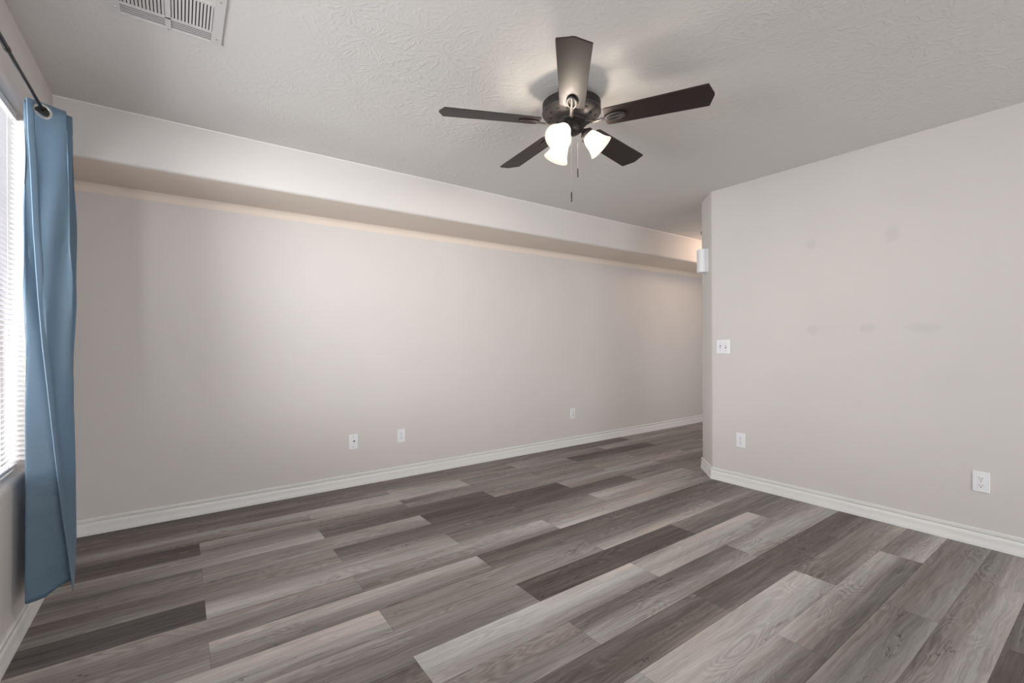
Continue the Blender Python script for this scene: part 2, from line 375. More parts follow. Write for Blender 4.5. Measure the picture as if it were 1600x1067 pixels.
# tones of each plank (far edge -> near edge), left end and right end: (row, plank) : (left profile, right profile)
TONES = {
    (-1, -1): ([0.15, 0.2, 0.2, 0.25], [0.25, 0.3, 0.3, 0.3]),
    (-1, 0): ([0.25, 0.25, 0.3, 0.3], [0.3, 0.3, 0.35, 0.35]),
    (-1, 1): ([0.3, 0.3, 0.3, 0.3], [0.35, 0.35, 0.35, 0.35]),
    (-1, 2): ([0.3, 0.3, 0.3, 0.3], [0.2, 0.2, 0.2, 0.2]),
    (-1, 3): ([0.5, 0.5, 0.5, 0.5], [0.45, 0.45, 0.45, 0.45]),
    (0, -1): ([0.2, 0.25, 0.3, 0.35], [0.25, 0.3, 0.35, 0.4]),
    (0, 0): ([0.3, 0.3, 0.35, 0.35], [0.35, 0.35, 0.4, 0.4]),
    (0, 1): ([0.35, 0.4, 0.5, 0.6], [0.4, 0.4, 0.3, 0.5]),
    (0, 2): ([0.45, 0.5, 0.55, 0.6], [0.4, 0.35, 0.3, 0.3]),
    (0, 3): ([0.4, 0.5, 0.5, 0.45], [0.5, 0.5, 0.4, 0.4]),
    (1, -1): ([0.45, 0.5, 0.3, 0.2], [0.6, 0.7, 0.5, 0.4]),
    (1, 0): ([0.6, 0.65, 0.65, 0.6], [0.5, 0.6, 0.7, 0.65]),
    (1, 1): ([0.4, 0.4, 0.45, 0.45], [0.5, 0.4, 0.35, 0.4]),
    (1, 2): ([0.15, 0.12, 0.15, 0.2], [0.2, 0.15, 0.15, 0.2]),
    (2, -1): ([0.2, 0.2, 0.2, 0.3], [0.15, 0.12, 0.2, 0.3]),
    (2, 0): ([0.65, 0.45, 0.45, 0.5], [0.55, 0.5, 0.35, 0.3]),
    (2, 1): ([0.35, 0.3, 0.4, 0.5], [0.4, 0.4, 0.45, 0.4]),
    (2, 2): ([0.3, 0.35, 0.4, 0.4], [0.4, 0.35, 0.4, 0.5]),
    (2, 3): ([0.35, 0.35, 0.35, 0.35], [0.4, 0.4, 0.4, 0.4]),
    (3, -1): ([0.55, 0.5, 0.35, 0.3], [0.45, 0.5, 0.7, 0.7]),
    (3, 0): ([0.3, 0.25, 0.25, 0.3], [0.2, 0.15, 0.15, 0.15]),
    (3, 1): ([0.35, 0.4, 0.45, 0.5], [0.35, 0.35, 0.4, 0.4]),
    (3, 2): ([0.45, 0.5, 0.45, 0.55], [0.4, 0.4, 0.5, 0.55]),
    (3, 3): ([0.4, 0.4, 0.4, 0.4], [0.4, 0.4, 0.4, 0.4]),
    (4, -1): ([0.3, 0.25, 0.4, 0.45], [0.35, 0.35, 0.45, 0.5]),
    (4, 0): ([0.4, 0.45, 0.45, 0.5], [0.55, 0.55, 0.5, 0.5]),
    (4, 1): ([0.15, 0.1, 0.12, 0.15], [0.15, 0.1, 0.1, 0.15]),
    (4, 2): ([0.55, 0.55, 0.45, 0.4], [0.4, 0.5, 0.45, 0.35]),
    (4, 3): ([0.55, 0.5, 0.4, 0.4], [0.5, 0.5, 0.4, 0.4]),
    (5, -1): ([0.25, 0.25, 0.35, 0.4], [0.45, 0.5, 0.5, 0.6]),
    (5, 0): ([0.15, 0.25, 0.35, 0.5], [0.2, 0.25, 0.2, 0.25]),
    (5, 1): ([0.15, 0.15, 0.2, 0.3], [0.15, 0.2, 0.25, 0.3]),
    (5, 2): ([0.35, 0.35, 0.4, 0.4], [0.35, 0.35, 0.4, 0.4]),
    (5, 3): ([0.5, 0.5, 0.5, 0.5], [0.5, 0.5, 0.5, 0.5]),
    (6, -1): ([0.2, 0.1, 0.15, 0.3], [0.2, 0.12, 0.1, 0.15]),
    (6, 0): ([0.4, 0.65, 0.75, 0.6], [0.45, 0.5, 0.6, 0.65]),
    (6, 1): ([0.25, 0.3, 0.35, 0.45], [0.4, 0.45, 0.45, 0.5]),
    (6, 2): ([0.6, 0.65, 0.6, 0.6], [0.6, 0.5, 0.5, 0.5]),
    (6, 3): ([0.45, 0.45, 0.45, 0.45], [0.45, 0.45, 0.45, 0.45]),
    (7, -1): ([0.6, 0.55, 0.4, 0.4], [0.5, 0.5, 0.4, 0.4]),
    (7, 0): ([0.5, 0.45, 0.35, 0.35], [0.65, 0.7, 0.55, 0.35]),
    (7, 1): ([0.45, 0.5, 0.65, 0.8], [0.5, 0.6, 0.55, 0.6]),
    (7, 2): ([0.5, 0.5, 0.55, 0.5], [0.5, 0.5, 0.5, 0.5]),
    (8, -1): ([0.5, 0.45, 0.45, 0.5], [0.5, 0.45, 0.45, 0.6]),
    (8, 0): ([0.75, 0.65, 0.45, 0.4], [0.75, 0.65, 0.5, 0.35]),
    (8, 1): ([0.15, 0.2, 0.25, 0.3], [0.2, 0.25, 0.3, 0.3]),
    (8, 2): ([0.2, 0.2, 0.25, 0.3], [0.25, 0.25, 0.3, 0.35]),
    (9, -1): ([0.8, 0.75, 0.6, 0.5], [0.8, 0.8, 0.65, 0.4]),
    (9, 0): ([0.45, 0.5, 0.5, 0.5], [0.35, 0.45, 0.5, 0.5]),
    (9, 1): ([0.25, 0.3, 0.6, 0.7], [0.3, 0.35, 0.55, 0.6]),
    (9, 2): ([0.3, 0.3, 0.45, 0.6], [0.3, 0.3, 0.4, 0.5]),
    (10, 0): ([0.7, 0.5, 0.35, 0.45], [0.5, 0.4, 0.4, 0.45]),
    (10, 1): ([0.15, 0.12, 0.2, 0.15], [0.15, 0.12, 0.1, 0.15]),
    (10, 2): ([0.4, 0.35, 0.35, 0.3], [0.35, 0.35, 0.3, 0.3]),
    (11, 0): ([0.75, 0.85, 0.7, 0.6], [0.85, 0.75, 0.6, 0.4]),
    (11, 1): ([0.6, 0.65, 0.65, 0.7], [0.75, 0.75, 0.6, 0.55]),
    (11, 2): ([0.35, 0.4, 0.4, 0.5], [0.35, 0.4, 0.4, 0.5]),
    (12, 0): ([0.5, 0.35, 0.35, 0.5], [0.5, 0.4, 0.4, 0.55]),
    (12, 1): ([0.3, 0.35, 0.6, 0.65], [0.25, 0.3, 0.5, 0.55]),
    (12, 2): ([0.45, 0.6, 0.65, 0.5], [0.5, 0.6, 0.6, 0.55]),
    (13, 0): ([0.35, 0.25, 0.2, 0.3], [0.25, 0.2, 0.3, 0.45]),
    (13, 1): ([0.2, 0.25, 0.25, 0.35], [0.2, 0.2, 0.2, 0.25]),
    (13, 2): ([0.25, 0.2, 0.25, 0.3], [0.25, 0.2, 0.25, 0.3]),
    (14, 0): ([0.5, 0.5, 0.5, 0.5], [0.6, 0.5, 0.35, 0.3]),
    (14, 1): ([0.7, 0.7, 0.75, 0.65], [0.7, 0.75, 0.7, 0.55]),
    (14, 2): ([0.35, 0.35, 0.35, 0.4], [0.35, 0.45, 0.55, 0.65]),
    (15, 0): ([0.65, 0.5, 0.4, 0.35], [0.65, 0.5, 0.35, 0.25]),
    (15, 1): ([0.65, 0.55, 0.35, 0.3], [0.6, 0.6, 0.3, 0.2]),
    (15, 2): ([0.35, 0.4, 0.65, 0.75], [0.4, 0.45, 0.5, 0.6]),
    (16, 1): ([0.5, 0.4, 0.45, 0.5], [0.4, 0.3, 0.35, 0.5]),
    (16, 2): ([0.4, 0.3, 0.4, 0.5], [0.35, 0.35, 0.4, 0.5]),
    (17, 1): ([0.35, 0.45, 0.6, 0.65], [0.35, 0.45, 0.6, 0.65]),
    (17, 2): ([0.35, 0.45, 0.6, 0.6], [0.35, 0.45, 0.6, 0.6]),
    (18, 1): ([0.2, 0.15, 0.2, 0.2], [0.2, 0.15, 0.2, 0.2]),
    (18, 2): ([0.25, 0.3, 0.3, 0.3], [0.25, 0.3, 0.3, 0.3]),
}
rnd = random.Random(5)
bm = bmesh.new()
uvl = bm.loops.layers.uv.new('UVMap'); el = bm.loops.layers.uv.new('Edge'); cl = bm.loops.layers.float_color.new('tone')
def lerp(a, b, t): return a + (b-a)*t
def prof(p, t):
    x = t*(len(p)-1); i = min(int(x), len(p)-2); f = x-i; f = f*f*(3-2*f)
    return lerp(p[i], p[i+1], f)
k = -1
while Y0F - PW*k > YB:
    yt, yb = Y0F-PW*k, max(Y0F-PW*(k+1), YB)
    x0 = .085 if k % 2 == 0 else .695
    m = -1
    while x0 + PL*m < XE:
        xa, xb = max(x0+PL*m, XL), min(x0+PL*(m+1), XE)
        if xb-xa > .01:
            seed = rnd.random(); base = rnd.choice([.22, .38, .5, .62, .72])
            rp = [base+rnd.uniform(-.16, .16) for _ in range(4)]
            L, R = TONES.get((k, m), (rp, [v+rnd.uniform(-.06, .06) for v in rp]))
            nx, ny = 6, 9
            g = [[bm.verts.new((lerp(xa, xb, i/nx), lerp(yt, yb, j/ny), 0)) for i in range(nx+1)] for j in range(ny+1)]
            for j in range(ny):
                for i in range(nx):
                    f = bm.faces.new((g[j][i], g[j+1][i], g[j+1][i+1], g[j][i+1]))
                    for lp, (a, b) in zip(f.loops, ((i, j), (i, j+1), (i+1, j+1), (i+1, j))):
                        u, v = a/nx, b/ny
                        X = lerp(xa, xb, u); Y = lerp(yt, yb, v)
                        lp[uvl].uv = (X, Y+seed*37)
                        lp[el].uv = (min(X-xa, xb-X), min(yt-Y, Y-yb))
                        lp[cl] = (lerp(prof(L, v), prof(R, v), u), seed, 0, 1)
        m += 1
    k += 1
fl = struct('floor', bm, M_floor, smooth=False)
# floor thickness below
bm = bmesh.new(); box(bm, XL-T, XE+T, YB-T, YW+T, -.08, -.0005); obj('subfloor', bm, M_duct, fl, smooth=False)

bm = bmesh.new(); box(bm, XL-T, XE+T, YB-T, YW+T, H, H+.1); struct('ceiling', bm, M_ceil, smooth=False)

# long wall with the strip of older beige paint under the soffit
bm = bmesh.new(); box(bm, XL-T, XE+T, YW, YW+T, -.08, H); struct('wall_far', bm, M_wall, smooth=False)
bm = bmesh.new()
rows = []
for i in range(2):
    x = (XL, XE)[i]
    rows.append([(x, YW-.0008, ZS-.052), (x, YW-.004, ZS-.028), (x, YW-.014, ZS-.010), (x, YW-.035, ZS+.001)])
loft(bm, rows)
struct('trim_1', bm, M_beige, smooth=True)

# soffit: greige front, beige underside, rounded lower edge
bm = bmesh.new(); R_ = .02
prf = [(YW, ZS), (YS+R_, ZS)] + [(YS+R_-R_*math.sin(a), ZS+R_-R_*math.cos(a)) for a in (PI/8, PI/4, 3*PI/8, PI/2)] + [(YS, H)]
rows = [[(x, y, z) for y, z in prf] for x in (XL, XE)]
loft(bm, rows)
for i, f in enumerate(bm.faces): f.material_index = 1 if i < 2 else 0
o = obj('wall_soffit', bm, [M_wall, M_beige]); o['kind'] = 'structure'

# thin bead of caulk where the soffit meets the ceiling
bm = bmesh.new(); loft(bm, [[(x, YS+.001, H-.0045), (x, YS-.0025, H-.004), (x, YS-.004, H+.001)] for x in (XL, XE)])
struct('trim_2', bm, M_trim)

# left wall with the window opening, rounded plaster returns
def wall_left():
    bm = bmesh.new(); r = .018
    D = .105                                     # depth of the return
    ys = [YB, WY0, WY1, YW]; zs = [0, WZ0, WZ1, H]
    for a in range(3):
        for b in range(3):
            if a == 1 and b == 1: continue
            v = [bm.verts.new((XL, y, z)) for y, z in ((ys[a], zs[b]), (ys[a+1], zs[b]), (ys[a+1], zs[b+1]), (ys[a], zs[b+1]))]
            bm.faces.new(v)
    bmesh.ops.remove_doubles(bm, verts=bm.verts, dist=1e-5)
    c = [(WY0, WZ0), (WY1, WZ0), (WY1, WZ1), (WY0, WZ1)]
    for i in range(4):
        (y, z), (y2, z2) = c[i], c[(i+1) % 4]
        v = [bm.verts.new(p) for p in ((XL, y, z), (XL, y2, z2), (XL-D, y2, z2), (XL-D, y, z))]
        bm.faces.new(v)
    bmesh.ops.remove_doubles(bm, verts=bm.verts, dist=1e-5)
    rim = [e for e in bm.edges if len(e.link_faces) == 2 and abs(e.calc_face_angle(0)) > .5]
    bmesh.ops.bevel(bm, geom=rim, offset=r, segments=5, profile=.5, affect='EDGES')
    # outer skin
    for a in range(3):
        for b in range(3):
            if a == 1 and b == 1: continue
            bm.faces.new([bm.verts.new((XL-T-.02, y, z)) for y, z in ((ys[a], zs[b]), (ys[a+1], zs[b]), (ys[a+1], zs[b+1]), (ys[a], zs[b+1]))])
    return bm
struct('wall_left', wall_left(), M_wall)

# right wall, chamfered corner and hallway face as one plastered wall
def wall_right():
    bm = bmesh.new()
    pts = [(XR, YB), C1, C2, (4.95, C2[1]), (4.95, C2[1]-.14), (C2[0]+.03, C2[1]-.14), (XR+.14, C1[1]-.03), (XR+.14, YB)]
    prism(bm, pts, -.05, H)
    box(bm, 6.55, XE, C2[1]-.14, C2[1], -.05, H); box(bm, 4.95, 6.55, C2[1]-.14, C2[1], 2.10, H)  # out-of-view doorway gap added so the hallway fill light gets in
    ed = [e for e in bm.edges if abs(e.verts[0].co.z - e.verts[1].co.z) > 1 and
          any((Vector(e.verts[0].co.xy) - Vector(c)).length < .01 for c in (C1, C2))]
    bmesh.ops.bevel(bm, geom=ed, offset=.014, segments=4, profile=.5, affect='EDGES')
    return bm
struct('wall_right', wall_right(), M_wall_r)
bm = bmesh.new(); box(bm, XE, XE+T, C2[1]-.14, YW, -.05, H); struct('wall_hallway_end', bm, M_wall, smooth=False)

# wall behind the camera; its wide opening is added for the rear fill light
bm = bmesh.new()
BX0, BX1, BZ1 = .3, 3.2, 2.1
box(bm, XL-T, BX0, YB-T, YB, -.05, H); box(bm, BX1, XR+.14, YB-T, YB, -.05, H); box(bm, BX0, BX1, YB-T, YB, BZ1, H)
struct('wall_back', bm, M_wall, smooth=False)

# baseboards: moulded profile (offset from wall, height)
BP = [(0, .100), (.0055, .100), (.0095, .096), (.0100, .080), (.0085, .0775), (.0060, .0755), (.0060, .0735), (.0095, .0715),
      (.0120, .066), (.0112, .050), (.0118, .034), (.0140, .022), (.0155, .014), (.0155, 0)]
def baseboard(name, path):
    """path: list of plan points, room on the left of the walking direction"""
    n = len(path); P = [Vector(p) for p in path]; offs = []
    for i in range(n):
        d0 = (P[i]-P[i-1]).normalized() if i else None
        d1 = (P[i+1]-P[i]).normalized() if i < n-1 else None
        n0 = Vector((-d0.y, d0.x)) if d0 is not None else None; n1 = Vector((-d1.y, d1.x)) if d1 is not None else None
        if n0 is None: offs.append(n1)
        elif n1 is None: offs.append(n0)
        else:
            b = (n0+n1).normalized(); offs.append(b/b.dot(n0))
    bm = bmesh.new()
    loft(bm, [[(P[i].x+offs[i].x*o, P[i].y+offs[i].y*o, z) for o, z in BP] for i in range(n)])
    return struct(name, bm, M_trim)
baseboard('baseboard_far', [(XE, YW), (XL, YW)])
baseboard('baseboard_left', [(XL, YW-.016), (XL, YB)])
baseboard('baseboard_right', [(XR, YB), C1, C2, (4.95, C2[1])])

# ------------------------------------------------------------------ side window: frame, pane, blinds, curtain
wn = bpy.data.objects.new('window_1', None); C.objects.link(wn); wn['kind'] = 'structure'
fx0, fx1 = XL-.135, XL-.100
bm = bmesh.new(); w = .045
box(bm, fx0, fx1, WY0, WY1, WZ0, WZ0+w); box(bm, fx0, fx1, WY0, WY1, WZ1-w, WZ1)
for y in (WY0, WY1-w, (WY0+WY1)/2-.022): box(bm, fx0+.002, fx1-.002, y, y+w, WZ0+w, WZ1-w)
bevel_all(bm, .003); obj('window_frame', bm, M_frame, wn, smooth=False)
bm = bmesh.new(); box(bm, fx0+.014, fx0+.018, WY0+w, WY1-w, WZ0+w, WZ1-w); obj('pane', bm, M_glass, wn, smooth=False)

bl = thing('window_blind', 'white horizontal mini blind hanging in the window recess', 'blind', (XL-.055, (WY0+WY1)/2, WZ0+.012))
BXc = XL-.055; ox, oy, oz = bl.location
def rel(bm): bmesh.ops.translate(bm, verts=bm.verts, vec=(-ox, -oy, -oz)); return bm
by0, by1 = WY0+.008, WY1-.010
bm = bmesh.new(); box(bm, BXc-.016, BXc+.014, by0, by1, WZ1-.036, WZ1-.004); bevel_all(bm, .003); obj('headrail', rel(bm), M_white, bl)
bm = bmesh.new(); box(bm, BXc-.010, BXc+.010, by0, by1, WZ0+.014, WZ0+.026); bevel_all(bm, .003); obj('bottom_rail', rel(bm), M_white, bl)
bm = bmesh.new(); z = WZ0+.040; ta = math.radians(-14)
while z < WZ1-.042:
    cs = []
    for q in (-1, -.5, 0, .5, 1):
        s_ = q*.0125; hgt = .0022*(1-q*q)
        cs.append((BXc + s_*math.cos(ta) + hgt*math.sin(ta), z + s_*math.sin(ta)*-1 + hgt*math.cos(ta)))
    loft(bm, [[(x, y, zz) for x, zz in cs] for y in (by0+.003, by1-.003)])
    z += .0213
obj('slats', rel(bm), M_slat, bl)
for y in (by0+.12, (by0+by1)/2-.3, (by0+by1)/2+.3, by1-.12):
    bm = bmesh.new()
    for dx in (-.0115, .0115): tube(bm, [(BXc+dx, y, WZ0+.02), (BXc+dx, y, WZ1-.03)], .0007, 5)
    obj('ladder_cord', rel(bm), M_white, bl)

# curtain rod
rodx, rodz = -.4445, 2.107
rd = thing('curtain_rod', 'black metal curtain rod running above the left window', 'curtain rod', (rodx, 1.75, rodz))
ox, oy, oz = rd.location
bm = bmesh.new(); tube(bm, [(rodx, 2.10, rodz), (rodx, 2.80, rodz)], .0062, 14); obj('thin_pole', rel(bm), M_rod, rd)
bm = bmesh.new(); tube(bm, [(rodx, .72, rodz), (rodx, 2.12, rodz)], .0080, 14)
tube(bm, [(rodx, 2.115, rodz), (rodx, 2.135, rodz)], .0088, 14); obj('thick_pole', rel(bm), M_rod, rd)
for y, d in ((2.80, 1), (.72, -1)):
    bm = bmesh.new(); lathe(bm, [(0, 0), (.010, 0), (.012, .006), (.009, .012), (.013, .022), (.011, .034), (0, .04)], 20,
                            Matrix.Translation((rodx, y, rodz)) @ Matrix.Rotation(-d*PI/2, 4, 'X')); obj('finial', rel(bm), M_rod, rd)
for y in (2.785, .80):
    bm = bmesh.new(); box(bm, XL+.0005, XL+.006, y-.012, y+.012, rodz-.04, rodz+.04)
    box(bm, XL+.004, rodx+.004, y-.004, y+.004, rodz-.018, rodz-.0095); bevel_all(bm, .0015); obj('bracket', rel(bm), M_rod, rd)

# curtain, gathered in folds; cross-section changes from top to bottom
SY, CY = math.sin(YAW), math.cos(YAW)
def x_at(u, y):                                   # X where the sight line of image column u crosses depth plane y
    a = (u-800)/715.6
    return y*(SY+a*CY)/(CY-a*SY)
ZT, ZB = 2.136, .185
def tab(t, pts):
    for (a, va), (b, vb) in zip(pts, pts[1:]):
        if t <= b: return va+(vb-va)*(max(t-a, 0))/(b-a)
    return pts[-1][1]
HEM = [(0, 43), (.07, 45), (.15, 48.5), (.27, 52.5), (.40, 59), (.50, 65.5), (.60, 74), (.72, 84), (.83, 94), (.90, 102), (.96, 108), (1, 112)]
RB = [(0, 107.5), (.1, 111), (.3, 113), (.5, 115.5), (.75, 119.5), (.9, 120), (.97, 117), (1, 114.5)]
LB = [(0, 35.5), (.1, 36.5), (.5, 36), (.8, 36), (1, 34.5)]
def csec(t):
    yE = lerp(2.570, 2.492, t); yB = lerp(2.640, 2.545, t); yC = lerp(2.605, 2.510, t)
    E_ = Vector((x_at(tab(t, HEM), yE), yE)); B_ = Vector((x_at(tab(t, RB), yB), yB)); C_ = Vector((x_at(tab(t, LB), yC), yC))
    sway = .008*math.sin(5*t)
    B2 = Vector((lerp(-.366, -.362, t)+sway, lerp(2.690, 2.655, t))); C3 = Vector((-.497, lerp(2.70, 2.67, t)))
    B3 = Vector((-.385-sway, lerp(2.745, 2.735, t))); C4 = Vector((-.495, 2.770))
    return [E_, B_, C_, B2, C3, B3, C4]
def fold_path(K, n_seg=12, r=.011):
    """polyline through the bends K with each bend rounded; constant point count"""
    out = []
    out.append(K[0])
    for i in range(1, len(K)-1):
        p, a, b = K[i], K[i-1], K[i+1]
        la, lb = (a-p).length, (b-p).length
        ra, rb = min(r, la*.45), min(r, lb*.45)
        A = p+(a-p)/max(la, 1e-6)*ra; B = p+(b-p)/max(lb, 1e-6)*rb
        prev = out[-1]
        for q in range(1, n_seg): out.append(prev.lerp(A, q/n_seg))
        for q in range(0, 6):
            s = q/5; out.append(A*(1-s)**2 + p*2*s*(1-s) + B*s*s)
    prev = out[-1]
    for q in range(1, n_seg+1): out.append(prev.lerp(K[-1], q/n_seg))
    return out
cu = thing('curtain', 'steel blue satin grommet curtain gathered at the corner side of the window', 'curtain', (-.44, 2.62, ZB))
ox, oy, oz = cu.location
bm = bmesh.new(); NV = 110; rows = []
for j in range(NV+1):
    t = j/NV; z = lerp(ZT, ZB, t)
    P = fold_path(csec(t)); n = len(P); row = []
    for i, p in enumerate(P):
        a = P[max(i-1, 0)]; b = P[min(i+1, n-1)]; d = (b-a).normalized(); nr = Vector((d.y, -d.x))
        s = i/(n-1)
        amp = .0055*math.sin(PI*min(1, t*1.5))*(1 if i > 1 else .3)
        off = amp*math.sin(9*s*PI*2+3.2*t*4+1) + .5*amp*math.sin(31*t+14*s)
        if abs(t-.047) < .006: off -= .0012                      # header seam
        if abs(t-.952) < .006: off -= .0012                      # bottom hem seam
        zz = z
        if t > .9:                                           # the bottom edge hangs unevenly
            w_ = (t-.9)/.1
            zz += w_*(.014*math.sin(PI*s*5)+(.022 if 12 < i < 24 else 0)*math.sin(PI*(i-12)/12)) * (1 if i > 4 else .4)
        row.append((p.x+nr.x*off, p.y+nr.y*off, zz))
    rows.append(row)
loft(bm, rows)
cloth = obj('cloth', rel(bm), M_curt, cu, normals=True)
sol = cloth.modifiers.new('thick', 'SOLIDIFY'); sol.thickness = .0016; sol.offset = 0
# stitched side hem along the free edge
bm = bmesh.new(); rr = []
for j in range(NV+1):
    t = j/NV; z = lerp(ZT-.004, ZB+.012, t); K = csec(t); d = (K[1]-K[0]).normalized(); nr = Vector((d.y, -d.x))
    if nr.y > 0: nr = -nr
    w_ = min(.018, (K[1]-K[0]).length*.4)
    rr.append([(q.x, q.y, z) for q in (K[0]-d*.0012+nr*.0005, K[0]+nr*.0032, K[0]+d*w_*.55+nr*.0040, K[0]+d*w_+nr*.0030, K[0]+d*(w_+.0015)+nr*.0008)])
loft(bm, rr); obj('side_hem', rel(bm), M_curt, cu)
# grommets where the rod passes through the folds
K = csec(.015)
for i in range(0, 6):
    a, b = K[i], K[i+1]
    if (a.x-rodx)*(b.x-rodx) > 0: continue
    f = (rodx-a.x)/(b.x-a.x); y = lerp(a.y, b.y, f); d = (b-a).normalized(); ang = math.atan2(d.y, d.x)
    mt = Matrix.Translation((rodx, y, rodz-.006)) @ Matrix.Rotation(ang, 4, 'Z') @ Matrix.Rotation(PI/2, 4, 'X')
    bm = bmesh.new()
    ring = [[mt @ Vector(((.0255+.0060*math.cos(c))*math.cos(t_), (.0255+.0060*math.cos(c))*math.sin(t_), .0030*math.sin(c)))
             for c in [2*PI*q/10 for q in range(10)]] for t_ in [2*PI*q/40 for q in range(41)]]
    loft(bm, ring, closed=True); g = obj('grommet', rel(bm), M_chrome, cu)
    bm = bmesh.new(); lathe(bm, [(0, .0018), (.0225, .0018), (.0225, -.0018), (0, -.0018)], 32, mt); obj('eyelet_opening', rel(bm), M_black, g)

# ------------------------------------------------------------------ ceiling fan
FX, FY = 1.5974, 1.6870
fan = thing('ceiling_fan', 'dark bronze five-blade ceiling fan with three lit glass shades', 'ceiling fan', (FX, FY, H))
ox, oy, oz = fan.location
def Z(z): return z-H
def lobj(name, bm, m, parent=fan, **kw): return obj(name, bm, m, parent, **kw)
bm = bmesh.new(); lathe(bm, [(.0, 0), (.068, 0), (.070, -.012), (.062, -.030), (.058, -.045), (.066, -.052)], 48); lobj('canopy', bm, M_metal)
bm = bmesh.new()
lathe(bm, [(.060, Z(2.390)), (.095, Z(2.384)), (.128, Z(2.370)), (.140, Z(2.362)), (.1455, Z(2.358)), (.1455, Z(2.354)), (.141, Z(2.352)),
           (.141, Z(2.322)), (.1465, Z(2.320)), (.1475, Z(2.314)), (.144, Z(2.308)), (.132, Z(2.300)), (.112, Z(2.292)), (.090, Z(2.284)), (.078, Z(2.276)), (.072, Z(2.272)), (.0, Z(2.272))], 72)
hs = lobj('motor_housing', bm, M_metal)
bm = bmesh.new()
for i in range(90):
    a = 2*PI*i/90; m = Matrix.Rotation(a, 4, 'Z')
    q = box(bm, .1405, .1450, -.0028, .0028, Z(2.3215), Z(2.3525)); bmesh.ops.transform(bm, matrix=m, verts=q)
obj('vent_ribs', bm, M_metal, hs, smooth=False)
for i in range(15):                                       # embossed oval holes in the dish
    bm = bmesh.new()
    a = 2*PI*i/15; rr_ = .118 if i % 3 else .104
    m = Matrix.Rotation(a, 4, 'Z') @ Matrix.Translation((rr_, 0, Z(2.2925 if i % 3 else 2.2885))) @ Matrix.Rotation(-.35, 4, 'Y') @ Matrix.Diagonal((1, 1.5, 1, 1))
    lathe(bm, [(0, -.002), (.006, -.002), (.006, .002), (0, .002)], 14, m)
    obj('vent_hole', bm, M_black, hs)
bm = bmesh.new(); lathe(bm, [(.0, Z(2.274)), (.074, Z(2.274)), (.080, Z(2.269)), (.080, Z(2.262)), (.072, Z(2.258)), (0, Z(2.258))], 48); lobj('flywheel', bm, M_metal)
bm = bmesh.new()
lathe(bm, [(0, Z(2.259)), (.044, Z(2.259)), (.047, Z(2.252)), (.049, Z(2.238)), (.052, Z(2.236)), (.052, Z(2.231)), (.048, Z(2.228)), (.044, Z(2.217)), (.032, Z(2.210)), (.014, Z(2.207)), (.009, Z(2.202)), (0, Z(2.200))], 48)
lobj('switch_housing', bm, M_metal)

# blades and blade irons
def blade_bm():
    half = [(.168, 0), (.168, .046), (.172, .054), (.182, .0590), (.30, .0615), (.45, .0650), (.60, .0690), (.635, .0698), (.6375, .0680),
            (.6455, .0440), (.6520, .0240), (.6580, .0090), (.659, 0)]
    pts = half + [(r, -w_) for r, w_ in half[1:-1]][::-1]
    bm = bmesh.new(); prism(bm, pts, -.0032, .0032)
    bevel_all(bm, .0012, 2, 1.2); return bm
def iron_bm():
    bm = bmesh.new(); zb = -.0085
    # curved arm: rises from the flywheel then flattens under the blade
    P = [(.060, .0000), (.085, -.008), (.110, -.0125), (.140, -.0110), (.168, -.0085), (.180, -.0080)]
    W = [.016, .012, .0085, .0080, .0105, .012]; rows = []
    for (r, z_), w_ in zip(P, W):
        rows.append([(r, w_*math.cos(a), z_+.0042*math.sin(a)) for a in [2*PI*q/14 for q in range(14)]])
    loft(bm, rows, closed=True)
    # oval ring medallion with a middle bar (two slots)
    N = 44; rows = []
    for i in range(N+1):
        t_ = 2*PI*i/N; cx_, cy_ = .220+.044*math.cos(t_), .0215*math.sin(t_)
        nx_, ny_ = math.cos(t_), math.sin(t_)*2.05; l_ = math.hypot(nx_, ny_); nx_ /= l_; ny_ /= l_
        rows.append([(cx_+nx_*.0062*math.cos(c), cy_+ny_*.0062*math.cos(c), zb+.0048*math.sin(c)) for c in [2*PI*q/10 for q in range(10)]])
    loft(bm, rows, closed=True)
    rows = [[(r, w_*math.cos(a), zb-.0005+.0052*math.sin(a)) for a in [2*PI*q/12 for q in range(12)]]
            for r, w_ in ((.176, .010), (.19, .0065), (.22, .0058), (.25, .0065), (.266, .009))]
    loft(bm, rows, closed=True)
    return bm
def slot_bm():
    bm = bmesh.new()
    v = bmesh.ops.create_uvsphere(bm, u_segments=24, v_segments=8, radius=1, matrix=Matrix.Translation((.22, 0, -.0050)) @ Matrix.Diagonal((.043, .0205, .0015, 1)))['verts']
    return bm
PH = 2.7152
irn0 = None
PITCH = math.radians(-12)
for i in range(5):
    a = PH + i*2*PI/5
    if i == 0:
        b0 = obj('blade', blade_bm(), M_blade, fan); i0 = obj('blade_iron', iron_bm(), M_metal, b0); s0 = obj('medallion_plate', slot_bm(), M_black, b0)
        b_ = b0
    else:
        b_ = b0.copy(); C.objects.link(b_); b_.parent = fan
        for ch in (i0, s0):
            c_ = ch.copy(); C.objects.link(c_); c_.parent = b_
    b_.matrix_local = Matrix.Translation((0, 0, Z(2.262))) @ Matrix.Rotation(a, 4, 'Z') @ Matrix.Rotation(PITCH, 4, 'X')

